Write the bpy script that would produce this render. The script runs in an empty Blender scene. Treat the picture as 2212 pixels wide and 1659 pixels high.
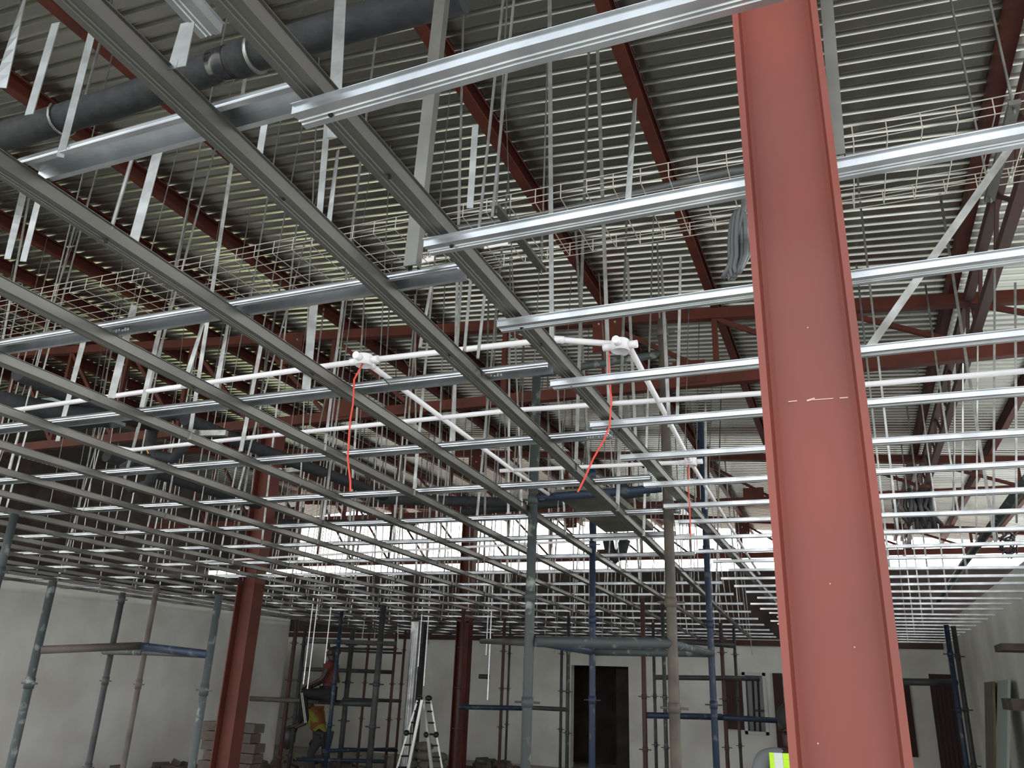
import bpy, math, random
import numpy as np
from mathutils import Vector, Matrix

random.seed(7)
C = bpy.context.scene.collection
SC = bpy.context.scene

# ------------------------------------------------------------------ camera
W, H = 2212, 1659
F_PX = 1729.0
PITCH, ROLL, YAW = math.radians(20.42), math.radians(2.285), math.radians(22.82)
EYE = np.array([0.0, 0.0, 1.8])
fw = np.array([-math.sin(YAW)*math.cos(PITCH), math.cos(YAW)*math.cos(PITCH), math.sin(PITCH)])
r0 = np.array([math.cos(YAW), math.sin(YAW), 0.0]); u0 = np.cross(r0, fw)
cr = r0*math.cos(ROLL)+u0*math.sin(ROLL); cu = -r0*math.sin(ROLL)+u0*math.cos(ROLL)
HD = np.array([-math.sin(YAW), math.cos(YAW), 0.0])
cam = bpy.data.cameras.new('camera'); cam_o = bpy.data.objects.new('camera', cam); C.objects.link(cam_o)
cam.sensor_width = 36; cam.lens = F_PX/W*36; cam.clip_start = .05; cam.clip_end = 300
m = Matrix.Identity(4)
for i in range(3):
    m[i][0], m[i][1], m[i][2], m[i][3] = cr[i], cu[i], -fw[i], EYE[i]
cam_o.matrix_world = m
SC.camera = cam_o

# ------------------------------------------------------------------ daylight and exposure
w = bpy.data.worlds.new('overcast_sky'); SC.world = w; w.use_nodes = True
nt = w.node_tree; bg = nt.nodes['Background']
tc = nt.nodes.new('ShaderNodeTexCoord'); sp = nt.nodes.new('ShaderNodeSeparateXYZ'); rp = nt.nodes.new('ShaderNodeValToRGB')
nt.links.new(tc.outputs['Generated'], sp.inputs[0]); nt.links.new(sp.outputs['Z'], rp.inputs[0]); nt.links.new(rp.outputs[0], bg.inputs[0])
rp.color_ramp.elements[0].position = 0.0; rp.color_ramp.elements[0].color = (1.0, .96, .93, 1)
rp.color_ramp.elements[1].position = .6; rp.color_ramp.elements[1].color = (.80, .90, 1.0, 1)
bg.inputs[1].default_value = 2.3
# the overcast sky is brighter towards the veiled sun, beyond the back wall
dt = nt.nodes.new('ShaderNodeVectorMath'); dt.operation = 'DOT_PRODUCT'; dt.inputs[1].default_value = (.10, .95, .30)
nt.links.new(tc.outputs['Generated'], dt.inputs[0])
gl = nt.nodes.new('ShaderNodeMapRange'); gl.inputs['From Min'].default_value = .2; gl.inputs['From Max'].default_value = 1.0
gl.inputs['To Min'].default_value = 2.3; gl.inputs['To Max'].default_value = 5.5
nt.links.new(dt.outputs['Value'], gl.inputs['Value']); nt.links.new(gl.outputs[0], bg.inputs[1])
SC.view_settings.view_transform = 'Standard'; SC.view_settings.look = 'None'
SC.view_settings.gamma = 1; SC.view_settings.use_curve_mapping = False
SC.view_settings.exposure = 0.5

# pixel rays of the survey: each returns a real point in the hall
def ray(x, y): return fw + cr*(x-W/2)/F_PX - cu*(y-H/2)/F_PX
def pz(x, y, z): d = ray(x, y); return EYE+d*(z-EYE[2])/d[2]
def pX(x, y, X): d = ray(x, y); return EYE+d*X/d[0]
def pY(x, y, Y): d = ray(x, y); return EYE+d*Y/d[1]
def hd(x, y, d): v = ray(x, y); return EYE+v*d/(v@HD)

# ------------------------------------------------------------------ materials
MATS = {}
def mat(name, col, rough=.6, metal=0.0, col2=None, scale=6.0, bump=0.0, spec=.5, rough2=None, detail=4, contrast=(.35,.65), stretch=None):
    mt = bpy.data.materials.new(name); mt.use_nodes = True; n = mt.node_tree; b = n.nodes['Principled BSDF']
    b.inputs['Roughness'].default_value = rough; b.inputs['Metallic'].default_value = metal
    b.inputs['Specular IOR Level'].default_value = spec
    b.inputs['Base Color'].default_value = (*col, 1)
    tcn = n.nodes.new('ShaderNodeTexCoord'); src = tcn.outputs['Object']
    if stretch:
        mp = n.nodes.new('ShaderNodeMapping'); mp.inputs['Scale'].default_value = stretch; n.links.new(src, mp.inputs[0]); src = mp.outputs[0]
    if col2 is not None or bump or rough2 is not None:
        nz = n.nodes.new('ShaderNodeTexNoise'); nz.inputs['Scale'].default_value = scale; nz.inputs['Detail'].default_value = detail
        n.links.new(src, nz.inputs['Vector'])
        if col2 is not None:
            r = n.nodes.new('ShaderNodeValToRGB'); r.color_ramp.elements[0].color = (*col, 1); r.color_ramp.elements[1].color = (*col2, 1)
            r.color_ramp.elements[0].position, r.color_ramp.elements[1].position = contrast
            n.links.new(nz.outputs['Fac'], r.inputs[0]); n.links.new(r.outputs[0], b.inputs['Base Color'])
        if rough2 is not None:
            mr = n.nodes.new('ShaderNodeMapRange'); mr.inputs['To Min'].default_value = rough; mr.inputs['To Max'].default_value = rough2
            n.links.new(nz.outputs['Fac'], mr.inputs['Value']); n.links.new(mr.outputs[0], b.inputs['Roughness'])
        if bump:
            bp = n.nodes.new('ShaderNodeBump'); bp.inputs['Strength'].default_value = bump; bp.inputs['Distance'].default_value = .02
            n.links.new(nz.outputs['Fac'], bp.inputs['Height']); n.links.new(bp.outputs[0], b.inputs['Normal'])
    MATS[name] = mt
    return mt
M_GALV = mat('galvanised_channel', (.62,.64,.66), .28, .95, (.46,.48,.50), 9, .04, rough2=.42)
M_GALVD = mat('darkened_galvanised_steel', (.22,.217,.20), .34, .85, (.15,.147,.135), 5, .04, rough2=.55, stretch=(1,.3,1))  # galvanised steel with its dim floor reflection put into the base colour
M_STRAP = mat('galvanised_strap', (.31,.32,.31), .30, .85, (.18,.18,.17), 12, rough2=.5)
M_ROOF = mat('zinc_roof_sheet', (.48,.475,.43), .20, .94, (.35,.345,.31), 1.3, 0, rough2=.32, stretch=(.25,1.5,1))
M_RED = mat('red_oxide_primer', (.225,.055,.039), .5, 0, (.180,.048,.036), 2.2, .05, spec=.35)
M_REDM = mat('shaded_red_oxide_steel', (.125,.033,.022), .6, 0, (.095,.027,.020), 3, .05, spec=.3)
M_REDD = mat('dark_red_oxide_steel', (.105,.023,.014), .6, 0, (.065,.016,.011), 4, .05, spec=.3)  # darker tone of the red oxide on trusses, purlins and farther columns
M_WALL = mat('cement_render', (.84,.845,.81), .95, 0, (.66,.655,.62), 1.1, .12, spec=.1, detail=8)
M_BLOCK = mat('shade_darkened_block', (.075,.060,.055), .95, 0, (.045,.036,.034), 2.2, .2, spec=.05)  # block with the shade of the backlit upper walls put into its colour
M_FLOOR = mat('dusty_concrete_floor', (.50,.48,.44), .9, 0, (.38,.36,.33), 1.2, .2, spec=.1)
M_GROUND = mat('bright_reflecting_ground', (.62,.60,.55), 1, 0, (.50,.49,.40), .35, .2, spec=.05)  # unseen ground kept bright so it reflects in the roof ribs
M_LAWN = mat('yellowed_lawn', (.42,.46,.20), 1, 0, (.50,.48,.26), .5, .2, spec=.05)
M_PVC = mat('white_pvc', (.84,.82,.84), .35)
M_BLACK = mat('black_foam_insulation', (.018,.020,.022), .75, 0, (.028,.030,.033), 20, .3, spec=.3)
M_TAPE = mat('shiny_black_tape', (.015,.015,.018), .2)
M_RUB = mat('black_cable_sheath', (.03,.03,.033), .45)
M_GREYCABLE = mat('grey_flat_cable', (.085,.09,.095), .45)
M_REDW = mat('red_cable_sheath', (.72,.07,.04), .5)
M_WIRE = mat('zinc_wire', (.66,.62,.55), .38, .75)
M_WIREB = mat('black_tie_wire', (.03,.03,.03), .5, .5)
M_WHITE = mat('white_sticker', (.88,.86,.84), .5)
M_INK = mat('dark_print', (.08,.05,.06), .6)
M_PINK = mat('pink_print', (.85,.50,.48), .6)
M_PINKPALE = mat('bare_primer_scratch', (.62,.42,.36), .7)
M_PRINT = mat('white_print', (.9,.9,.9), .5)
M_SBLUE = mat('worn_blue_scaffold_paint', (.014,.027,.055), .55, .2, (.12,.135,.13), 12, .15, contrast=(.57,.74))
M_SGREEN = mat('splattered_grey_green_scaffold_paint', (.045,.056,.056), .6, .2, (.26,.27,.25), 14, .2, contrast=(.58,.74))
M_SYEL = mat('yellow_brown_worn_scaffold_paint', (.105,.09,.068), .65, .1, (.055,.045,.038), 6, .2)
M_SRED = mat('rusty_scaffold_paint', (.075,.028,.022), .7, .1, (.06,.04,.035), 6, .2)
M_SDARK = mat('dark_scaffold_steel', (.030,.033,.036), .6, .2, (.06,.06,.06), 6, .15)
M_WOOD = mat('weathered_plank', (.24,.20,.14), .85, 0, (.14,.115,.085), 3, .2, stretch=(1,6,1))
M_PLANKG = mat('mossy_old_formwork_board', (.085,.085,.060), .9, 0, (.15,.145,.11), 4, .2)
M_BOARD = mat('grey_green_gypsum_board', (.40,.47,.44), .8)
M_BRICK = mat('mud_coloured_blocks', (.13,.105,.085), .95, 0, (.07,.058,.05), 5, .3)
M_DARKDOOR = mat('dark_maroon_door', (.030,.008,.009), .6)
M_SHUT = mat('maroon_shutter', (.045,.014,.013), .7)
M_FRAME = mat('white_window_frame', (.62,.63,.62), .5)
M_GLASS = mat('smoky_window_glass', (.05,.065,.065), .2, spec=.4)
M_IRON = mat('black_iron', (.012,.012,.014), .5)
M_ALU = mat('ladder_aluminium', (.62,.63,.60), .4, .7)
M_SKIN = mat('silhouette_dark_skin', (.030,.015,.011), .55)  # skin, trousers and orange deepened to hold the figures in silhouette
M_HAIR = mat('black_hair', (.010,.009,.009), .8)
M_TEE = mat('faded_red_t_shirt', (.12,.024,.024), .9, 0, (.09,.02,.02), 30)
M_TROU = mat('black_track_trousers', (.006,.006,.009), .85)
M_STRIPE = mat('white_trouser_stripe', (.6,.6,.6), .8)
M_ORANGE = mat('orange_brown_shirt', (.20,.065,.02), .9)
M_HIVIS = mat('yellow_green_vest', (.48,.80,.03), .8)
M_HIVISD = mat('shaded_yellow_shirt', (.20,.22,.03), .9)  # vest yellow darkened so the bending figure stays in silhouette
M_SILV = mat('silver_reflective_band', (.45,.50,.47), .35, .4)
M_GREYT = mat('grey_trousers', (.045,.045,.05), .9)
M_GREYS = mat('grey_shirt', (.17,.18,.19), .9)
M_BAG = mat('cement_bag_paper', (.27,.265,.22), .9, 0, (.17,.165,.14), 7, .3)
M_ROOFN = mat('pale_pink_roof_sheet', (.36,.20,.155), .8)
M_UNIT = mat('grey_sheet_metal_unit', (.14,.17,.18), .5, .3)
M_ORG = mat('orange_cable_end', (.8,.35,.05), .5)

# ------------------------------------------------------------------ mesh helpers
class MB:
    def __init__(s): s.v = []; s.f = []
    def add(s, vs, fs):
        o = len(s.v); s.v += [tuple(float(c) for c in p) for p in vs]; s.f += [tuple(i+o for i in f) for f in fs]; return s
    def box(s, c, size, rot=None):
        sx, sy, sz = [a/2 for a in size]; c = Vector([float(a) for a in c]); vs = []
        for x in (-sx, sx):
            for y in (-sy, sy):
                for z in (-sz, sz):
                    p = Vector((x, y, z)); p = rot @ p if rot else p; vs.append(p+c)
        return s.add(vs, [(0,1,3,2),(4,6,7,5),(0,4,5,1),(2,3,7,6),(0,2,6,4),(1,5,7,3)])
    def frame(s, a, b, up=(0,0,1)):
        a, b = Vector([float(t) for t in a]), Vector([float(t) for t in b]); d = (b-a)
        if d.length < 1e-9: d = Vector((0,0,1))
        d.normalize(); up = Vector(up)
        if abs(d.dot(up)) > .98: up = Vector((0,1,0)) if abs(d.y) < .9 else Vector((1,0,0))
        side = d.cross(up).normalized(); u = side.cross(d).normalized()
        return a, b, side, u
    def prof(s, a, b, pr, up=(0,0,1)):            # closed outline swept from a to b
        a, b, sd, u = s.frame(a, b, up); n = len(pr)
        vs = [a+sd*x+u*y for x, y in pr]+[b+sd*x+u*y for x, y in pr]
        fs = [(i, (i+1) % n, n+(i+1) % n, n+i) for i in range(n)]+[tuple(range(n-1, -1, -1)), tuple(range(n, 2*n))]
        return s.add(vs, fs)
    def bar(s, a, b, w_, h_, up=(0,0,1)):
        return s.prof(a, b, [(-w_/2,-h_/2),(w_/2,-h_/2),(w_/2,h_/2),(-w_/2,h_/2)], up)
    def tube(s, pts, r, n=10):
        pts = [Vector([float(t) for t in p]) for p in pts]; o = len(s.v); rs = r if isinstance(r, (list, tuple)) else [r]*len(pts); prev = None
        for i, p in enumerate(pts):
            d = (pts[min(i+1, len(pts)-1)]-pts[max(i-1, 0)]).normalized()
            if prev is None: sd = d.orthogonal().normalized()
            else: sd = (prev-d*prev.dot(d)).normalized()
            prev = sd; u = d.cross(sd)
            for k in range(n):
                t = 2*math.pi*k/n; q = p+(sd*math.cos(t)+u*math.sin(t))*rs[i]; s.v.append(tuple(q))
        for i in range(len(pts)-1):
            for k in range(n):
                s.f.append((o+i*n+k, o+i*n+(k+1) % n, o+(i+1)*n+(k+1) % n, o+(i+1)*n+k))
        s.f.append(tuple(o+k for k in range(n-1, -1, -1))); e = o+(len(pts)-1)*n; s.f.append(tuple(e+k for k in range(n)))
        return s
    def ball(s, c, r, sc=(1,1,1), n=10):
        vs = [(c[0], c[1], c[2]+r*sc[2])]; fs = []; k = n//2
        for i in range(1, k):
            for j in range(n):
                a = math.pi*i/k; b = 2*math.pi*j/n
                vs.append((c[0]+r*sc[0]*math.sin(a)*math.cos(b), c[1]+r*sc[1]*math.sin(a)*math.sin(b), c[2]+r*sc[2]*math.cos(a)))
        vs.append((c[0], c[1], c[2]-r*sc[2])); L = len(vs)-1
        for j in range(n):
            fs.append((0, 1+j, 1+(j+1) % n)); fs.append((L, 1+(k-2)*n+(j+1) % n, 1+(k-2)*n+j))
            for i in range(k-2): fs.append((1+i*n+j, 1+(i+1)*n+j, 1+(i+1)*n+(j+1) % n, 1+i*n+(j+1) % n))
        return s.add(vs, fs)
    def build(s, name, material, parent=None, smooth=False):
        me = bpy.data.meshes.new(name); org = Vector((0,0,0))
        if parent is None and s.v:
            a = np.array(s.v); org = Vector(((a[:,0].min()+a[:,0].max())/2, (a[:,1].min()+a[:,1].max())/2, a[:,2].min()))
        me.from_pydata([Vector(p)-org for p in s.v], [], s.f); me.materials.append(material)
        if smooth:
            me.polygons.foreach_set('use_smooth', [len(p.vertices) < 6 for p in me.polygons])
        me.update()
        o = bpy.data.objects.new(name, me); C.objects.link(o); o.location = org
        if parent is not None:
            o.parent = parent
            root = parent
            while root.parent: root = root.parent
            off = Vector((0,0,0)); q = parent
            while q: off += q.location; q = q.parent
            o.location = -off
        return o
def tag(o, label=None, cat=None, group=None, kind=None):
    if label: o['label'] = label
    if cat: o['category'] = cat
    if group: o['group'] = group
    if kind: o['kind'] = kind
    return o
def empty(name, loc, label, cat, group=None):
    o = bpy.data.objects.new(name, None); C.objects.link(o); o.location = [float(t) for t in loc]; o.empty_display_size = .1
    return tag(o, label, cat, group)
def struct(mb, name, material, label=None, smooth=False):
    return tag(mb.build(name, material, None, smooth), label, None, None, 'structure')
ORD = ['first','second','third','fourth','fifth','sixth','seventh','eighth','ninth','tenth','eleventh','twelfth','thirteenth','fourteenth','fifteenth',
       'sixteenth','seventeenth','eighteenth','nineteenth','twentieth']
for t in ('twenty', 'thirty', 'forty'):
    for q in ORD[:9]: ORD.append(t+'-'+q)
    ORD.append({'twenty':'thirtieth','thirty':'fortieth','forty':'fiftieth'}[t])

# ------------------------------------------------------------------ the shell
FAR, LW, RW = 19.4, -11.35, 1.75
def roofz(x): return 5.98-.08*x if x > -16 else 5.98+.08*16+.08*(x+16)
struct(MB().box((-6, 9.5, -.1), (32, 25, .2)), 'floor', M_FLOOR)
struct(MB().box((-5, 30, -.35), (160, 140, .2)), 'floor_outside', M_GROUND)
struct(MB().box((-46, -20, -.22), (50, 50, .1)), 'floor_lawn', M_LAWN)
def wall_with_holes(x0, x1, z1, Y, t, holes):     # holes: (xa, xb, za, zb)
    mb = MB(); xs = sorted({x0, x1, *[h[0] for h in holes], *[h[1] for h in holes]})
    for a, b in zip(xs, xs[1:]):
        hs = sorted([(h[2], h[3]) for h in holes if h[0] <= a+1e-6 and h[1] >= b-1e-6]); z = 0
        for za, zb in hs:
            if za > z: mb.box(((a+b)/2, Y, (z+za)/2), (b-a, t, za-z))
            z = zb
        if z1 > z: mb.box(((a+b)/2, Y, (z+z1)/2), (b-a, t, z1-z))
    return mb
DOOR1 = (-6.33, -4.93, 0, 2.24); SH1 = (-2.72, -2.35, 1.02, 2.12); WIN1 = (-2.30, -1.92, 1.0, 2.14)
SH2 = (-1.72, -1.5, .3, 2.2); OP3 = (.74, 1.04, .55, 2.12); DOOR2 = (1.2, 1.74, 0, 2.12)
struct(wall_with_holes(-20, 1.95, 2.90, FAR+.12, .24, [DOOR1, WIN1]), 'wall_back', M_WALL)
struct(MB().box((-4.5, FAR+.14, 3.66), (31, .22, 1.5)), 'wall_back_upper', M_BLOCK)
struct(MB().box((-9.2, FAR-.03, 2.82), (21.8, .10, .12)), 'trim_1', M_SRED)
struct(MB().box((LW-.12, 11.0, 1.525), (.24, 8.0, 3.05)), 'wall_left', M_WALL)  # stops short out of view, leaving an added gap for side light
struct(MB().box((-15.6, 15.05, 1.5), (8.3, .24, 3.0)), 'wall_left_return', M_WALL)
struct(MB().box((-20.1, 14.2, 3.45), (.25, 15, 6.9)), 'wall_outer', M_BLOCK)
struct(MB().box((-18.3, 21.6, 5.95), (3.8, .2, 2.0)), 'wall_sky_closure', M_BLOCK)  # added to close off sky showing too bright at the left
rw = MB(); rw.box((RW+.12, 13.6, 1.6), (.24, 11.6, 3.2)); rw.box((RW+.12, 3.4, 2.95), (.24, 8.8, .5))
for yy in (-.9, 3.2): rw.box((RW+.12, yy, 1.35), (.24, .35, 2.7))  # openings between these unseen piers are added to let in side light
struct(rw, 'wall_right', M_WALL)
# roof sheets: trapezoid ribs running across, in two slopes
mb = MB(); P = .1413; ys = []
n = int(26.5/P)
for k in range(n):
    y = -2.5+k*P; ys += [(y, 0), (y+P*.50, 0), (y+P*.585, .034), (y+P*.86, .034), (y+P*.965, 0)]
vs = []; fs = []; XS = [4.6, -16, -22]
for (y, dz) in ys:
    for x in XS: vs.append((x, y, roofz(x)+dz))
for i in range(len(ys)-1):
    for j in range(2): a = i*3+j; fs.append((a, a+1, a+4, a+3))
mb.add(vs, fs); roof = struct(mb, 'ceiling', M_ROOF)
sm = roof.modifiers.new('thickness', 'SOLIDIFY'); sm.thickness = .003; sm.offset = 1
# door openings and windows of the back wall
d1 = MB(); d1.box((-5.63, FAR+1.6, 1.3), (3.2, .1, 2.6)); d1.box((-7.2, FAR+.95, 1.3), (.1, 1.3, 2.6)); d1.box((-4.0, FAR+.95, 1.3), (.1, 1.3, 2.6)); d1.box((-5.63, FAR+.95, 2.65), (3.2, 1.4, .1))
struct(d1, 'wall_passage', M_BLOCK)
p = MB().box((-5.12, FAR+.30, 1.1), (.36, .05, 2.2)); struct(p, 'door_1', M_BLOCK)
struct(MB().box(((WIN1[0]+WIN1[1])/2, FAR+.13, 1.57), (.38, .02, 1.14)), 'window_1', M_GLASS)
wf = MB()
for x in (WIN1[0]-.03, WIN1[1]+.03): wf.box((x, FAR-.01, 1.57), (.07, .09, 1.26))
for z in (.97, 2.17): wf.box(((WIN1[0]+WIN1[1])/2, FAR-.01, z), (.5, .09, .07))
struct(wf, 'trim_2', M_FRAME)
wg = MB()
for x in (-2.17, -2.06): wg.tube([(x, FAR+.04, 1.0), (x+.01, FAR+.04, 1.6), (x+.02, FAR+.04, 2.14)], .017, 6)
wg.bar((-2.17, FAR+.04, 1.42), (-1.93, FAR+.04, 1.42), .02, .05); struct(wg, 'window_2', M_IRON)
sh = MB().box((-2.535, FAR-.03, 1.57), (.37, .05, 1.1)); 
for k in range(9): sh.box((-2.535, FAR-.062, 1.08+k*.12), (.33, .02, .07))
struct(sh, 'window_3', M_SHUT)
struct(MB().box((-1.61, FAR-.03, 1.3), (.2, .05, 1.8)), 'window_4', M_SHUT)
a_ = pY(1948, 1466, FAR-.03); b_ = pY(1984, 1636, FAR-.03)
struct(MB().box(((a_[0]+b_[0])/2, FAR-.03, (a_[2]+b_[2])/2), (abs(b_[0]-a_[0]), .05, a_[2]-b_[2])), 'window_5', M_SHUT)
da, db = float(pY(2006, 1460, FAR-.5)[0]), RW-.03
zt_ = float(pY(2050, 1457, FAR-.5)[2])
dd = MB().box(((da+db)/2, FAR-.5, zt_/2), (db-da, .06, zt_))
for k in range(5): dd.box((da+.06+k*(db-da)/5, FAR-.54, zt_/2-.02), (.05, .03, zt_-.06))
struct(dd, 'door_2', M_DARKDOOR)

# ------------------------------------------------------------------ red oxide steel frame
def ibeam(a, b, d, bf, tw, tf, up=(0,0,1)):
    h, w_, t = d/2, bf/2, tw/2
    return MB().prof(a, b, [(-w_,-h),(w_,-h),(w_,-h+tf),(t,-h+tf),(t,h-tf),(w_,h-tf),(w_,h),(-w_,h),(-w_,h-tf),(-t,h-tf),(-t,-h+tf),(-w_,-h+tf)], up)
def column(x, y, zt, label, mt, s=1.0):
    root = empty('steel_column', (x, y, 0), label, 'column', 'red oxide steel columns')
    # web faces the hall's length, flanges stand left and right
    if s == 1.0: ibeam((x, y, .02), (x, y, zt), .27, .20, .012, .016, up=(1,0,0)).build('shaft', mt, root)
    else:          # tapered shaft, widest at its foot
        bf = .10; mb = MB(); vs = []
        for (pl, pr_) in (((1706,1659),(1974,1659)), ((1581,30),(1767,30))):
            a = pY(*pl, y-bf/2); b = pY(*pr_, y-bf/2); vs.append((a[0], b[0], (a[2]+b[2])/2))
        def at(z):
            t = (z-vs[0][2])/(vs[1][2]-vs[0][2]); t = max(t, -.9); return vs[0][0]+(vs[1][0]-vs[0][0])*t, vs[0][1]+(vs[1][1]-vs[0][1])*t
        rings = []
        for z in (.02, 1.5, 2.9, zt):
            a, b = at(min(z, 3.2)); tf = .0115; h = bf/2; tw = .004
            rings.append([(a,-h),(a+tf,-h),(a+tf+.003,-tw-.006),(a+tf+.012,-tw),(b-tf-.012,-tw),(b-tf-.003,-tw-.006),(b-tf,-h),(b,-h),(b,h),(b-tf,h),(b-tf,tw),(a+tf,tw),(a+tf,h),(a,h)])
            rings[-1] = [(p[0], y+p[1], z) for p in rings[-1]]
        n = len(rings[0]); mb.add([p for r_ in rings for p in r_], [(i*n+k, i*n+(k+1) % n, (i+1)*n+(k+1) % n, (i+1)*n+k) for i in range(3) for k in range(n)]+[tuple(range(n-1,-1,-1)), tuple(range(3*n, 4*n))])
        mb.build('shaft', mt, root)
    MB().box((x, y, .01), (.42, .38, .02)).build('base_plate', mt, root)
    MB().box((x, y, zt+.01), (.34, .30, .02)).build('cap_plate', mt, root)
    return root
CY = 1.375
col = column(-.022, CY, 5.78, 'large red oxide steel column close up at right of view', M_RED, .61)
sc_ = MB()
for a, b, t in (((1703,868),(1722,866),3),((1743,866),(1760,861),5),((1755,864),(1800,861),2.5),((1814,860),(1832,859),3.5)):
    A = pY(*a, CY-.0045); B = pY(*b, CY-.0045); sc_.bar(A, B, .002, t*.0006, (0,0,1))
for a in ((1793,1261),(1846,1398),(1767,1606),(1745,708),(1883,1138)):
    A = pY(*a, CY-.0045); sc_.box(A, (.0018,.0015,.0022))
o = sc_.build('paint_scratch', M_PINKPALE, col); o['label'] = 'pale scratches in the red paint'
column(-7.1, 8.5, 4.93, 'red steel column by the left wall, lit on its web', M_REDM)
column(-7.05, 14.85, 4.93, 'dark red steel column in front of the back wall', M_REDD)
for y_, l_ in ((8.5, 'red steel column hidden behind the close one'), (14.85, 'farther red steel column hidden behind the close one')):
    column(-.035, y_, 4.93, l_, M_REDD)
BOT = 5.03
def truss(Y, label):
    root = empty('roof_truss', (-7, Y, BOT), label, 'truss', 'roof trusses')
    xs = [-15.3+1.29*k for k in range(16)]
    zt = lambda x: roofz(x)-.245
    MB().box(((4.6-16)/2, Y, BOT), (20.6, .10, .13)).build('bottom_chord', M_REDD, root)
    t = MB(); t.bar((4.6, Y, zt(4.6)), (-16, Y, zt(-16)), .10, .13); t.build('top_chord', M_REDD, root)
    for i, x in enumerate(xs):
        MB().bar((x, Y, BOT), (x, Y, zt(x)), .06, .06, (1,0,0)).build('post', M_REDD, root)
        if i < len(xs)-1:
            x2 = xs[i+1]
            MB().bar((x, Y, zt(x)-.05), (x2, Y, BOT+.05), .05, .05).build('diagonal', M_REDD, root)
    for x in (-2.49, -7.1):
        MB().box((x+1.08, Y-.055, BOT+.10), (.36, .014, .26)).build('gusset_plate', M_REDD, root)
        g = MB().box((x+.14, Y-.055, zt(x)-.22), (.36, .014, .42)).build('gusset_plate', M_REDD, root)
        for q in ((x+.04, zt(x)-.08), (x+.24, zt(x)-.08), (x+.14, zt(x)-.2), (x+.04, zt(x)-.34), (x+.26, zt(x)-.34)): MB().tube([(q[0], Y-.06, q[1]), (q[0], Y-.085, q[1])], .012, 6).build('bolt', M_WIRE, g)
    return root
truss(8.5, 'dark red steel truss over the left column, with bolted gusset plates')
truss(14.85, 'dark red steel roof truss in front of the back wall')
truss(21.2, 'backlit dark red roof truss beyond the back wall')
PX = [4.4, 3.4, 2.4, 1.29, .12, -1.09, -2.34, -3.6, -4.86, -6.1, -7.35, -8.6, -9.85, -11.1, -12.35, -13.6, -14.85]
for i, x in enumerate(PX):
    zc = roofz(x)-.102; big = x < -10.5 
    h = .19 if big else .165; wd = .085
    pr = [(-wd/2,-h/2),(wd/2,-h/2),(wd/2,-h/2+.02),(wd/2-.004,-h/2+.02),(wd/2-.004,-h/2+.005),(-wd/2+.005,-h/2+.005),(-wd/2+.005,h/2-.005),(wd/2-.004,h/2-.005),(wd/2-.004,h/2-.02),(wd/2,h/2-.02),(wd/2,h/2),(-wd/2,h/2)]
    where = 'rightmost, past the close column' if i == 0 else ('directly over the close column' if x == .12 else '%s to the left of the close column' % ORD[i-5] if i > 4 else '%s to the right of the close column' % ORD[3-i])
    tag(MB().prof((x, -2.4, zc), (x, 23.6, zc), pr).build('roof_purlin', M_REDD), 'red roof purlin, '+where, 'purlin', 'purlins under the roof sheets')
# lattice girder on the right wall line
root = empty('lattice_girder', (1.45, 5, 5.3), 'dark lattice girder running away along the right wall line', 'girder')
MB().box((1.42, 13.5, 5.62), (.08, 19, .08)).build('top_chord', M_SRED, root); MB().box((1.42, 13.5, 5.22), (.08, 19, .08)).build('bottom_chord', M_SRED, root)
zz = MB()
for k in range(38):
    y = 4+k*.5; a, b = (5.6, 5.24) if k % 2 else (5.24, 5.6); zz.bar((1.42, y, a), (1.42, y+.5, b), .03, .03, (1,0,0))
zz.build('lacing', M_SRED, root)

# ------------------------------------------------------------------ suspended ceiling grid
def cprof(w_, h_, lip=.008, t=.0016):     # U channel, web down, ribbed web, lips turned out
    a = w_/2
    return [(-a-lip, h_), (-a-lip, h_-t), (-a-t, h_-t), (-a-t*1.0, 0), (-a*.45, 0), (-a*.38, .003), (-a*.08, .003), (0, 0), (a*.08, .003), (a*.38, .003), (a*.45, 0), (a+t, 0), (a+t, h_-t), (a+lip, h_-t), (a+lip, h_),
            (a, h_), (a, t), (a*.45, t), (a*.38, .003+t), (-a*.38, .003+t), (-a*.45, t), (-a, t), (-a, h_)]
def hprof(w_, h_, lip=.014, t=.0016):     # hat channel, web up, open below
    a = w_/2; s = .0005
    o1 = [(-a-t, h_), (-a-t-.0035, h_*.80), (-a-t, h_*.68), (-a-t, h_*.52), (-a-t-.0035, h_*.40), (-a-t, h_*.30), (-a-t, t)]     # two pressed ridges along each side
    o2 = [(-x, z) for x, z in reversed(o1)]
    return [(-a-lip, 0), (-a, 0), (-a+s, h_-t), (a-s, h_-t), (a, 0), (a+lip, 0), (a+lip, t)]+o2+o1+[(-a-lip, t)]
GZ = 2.86
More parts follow.
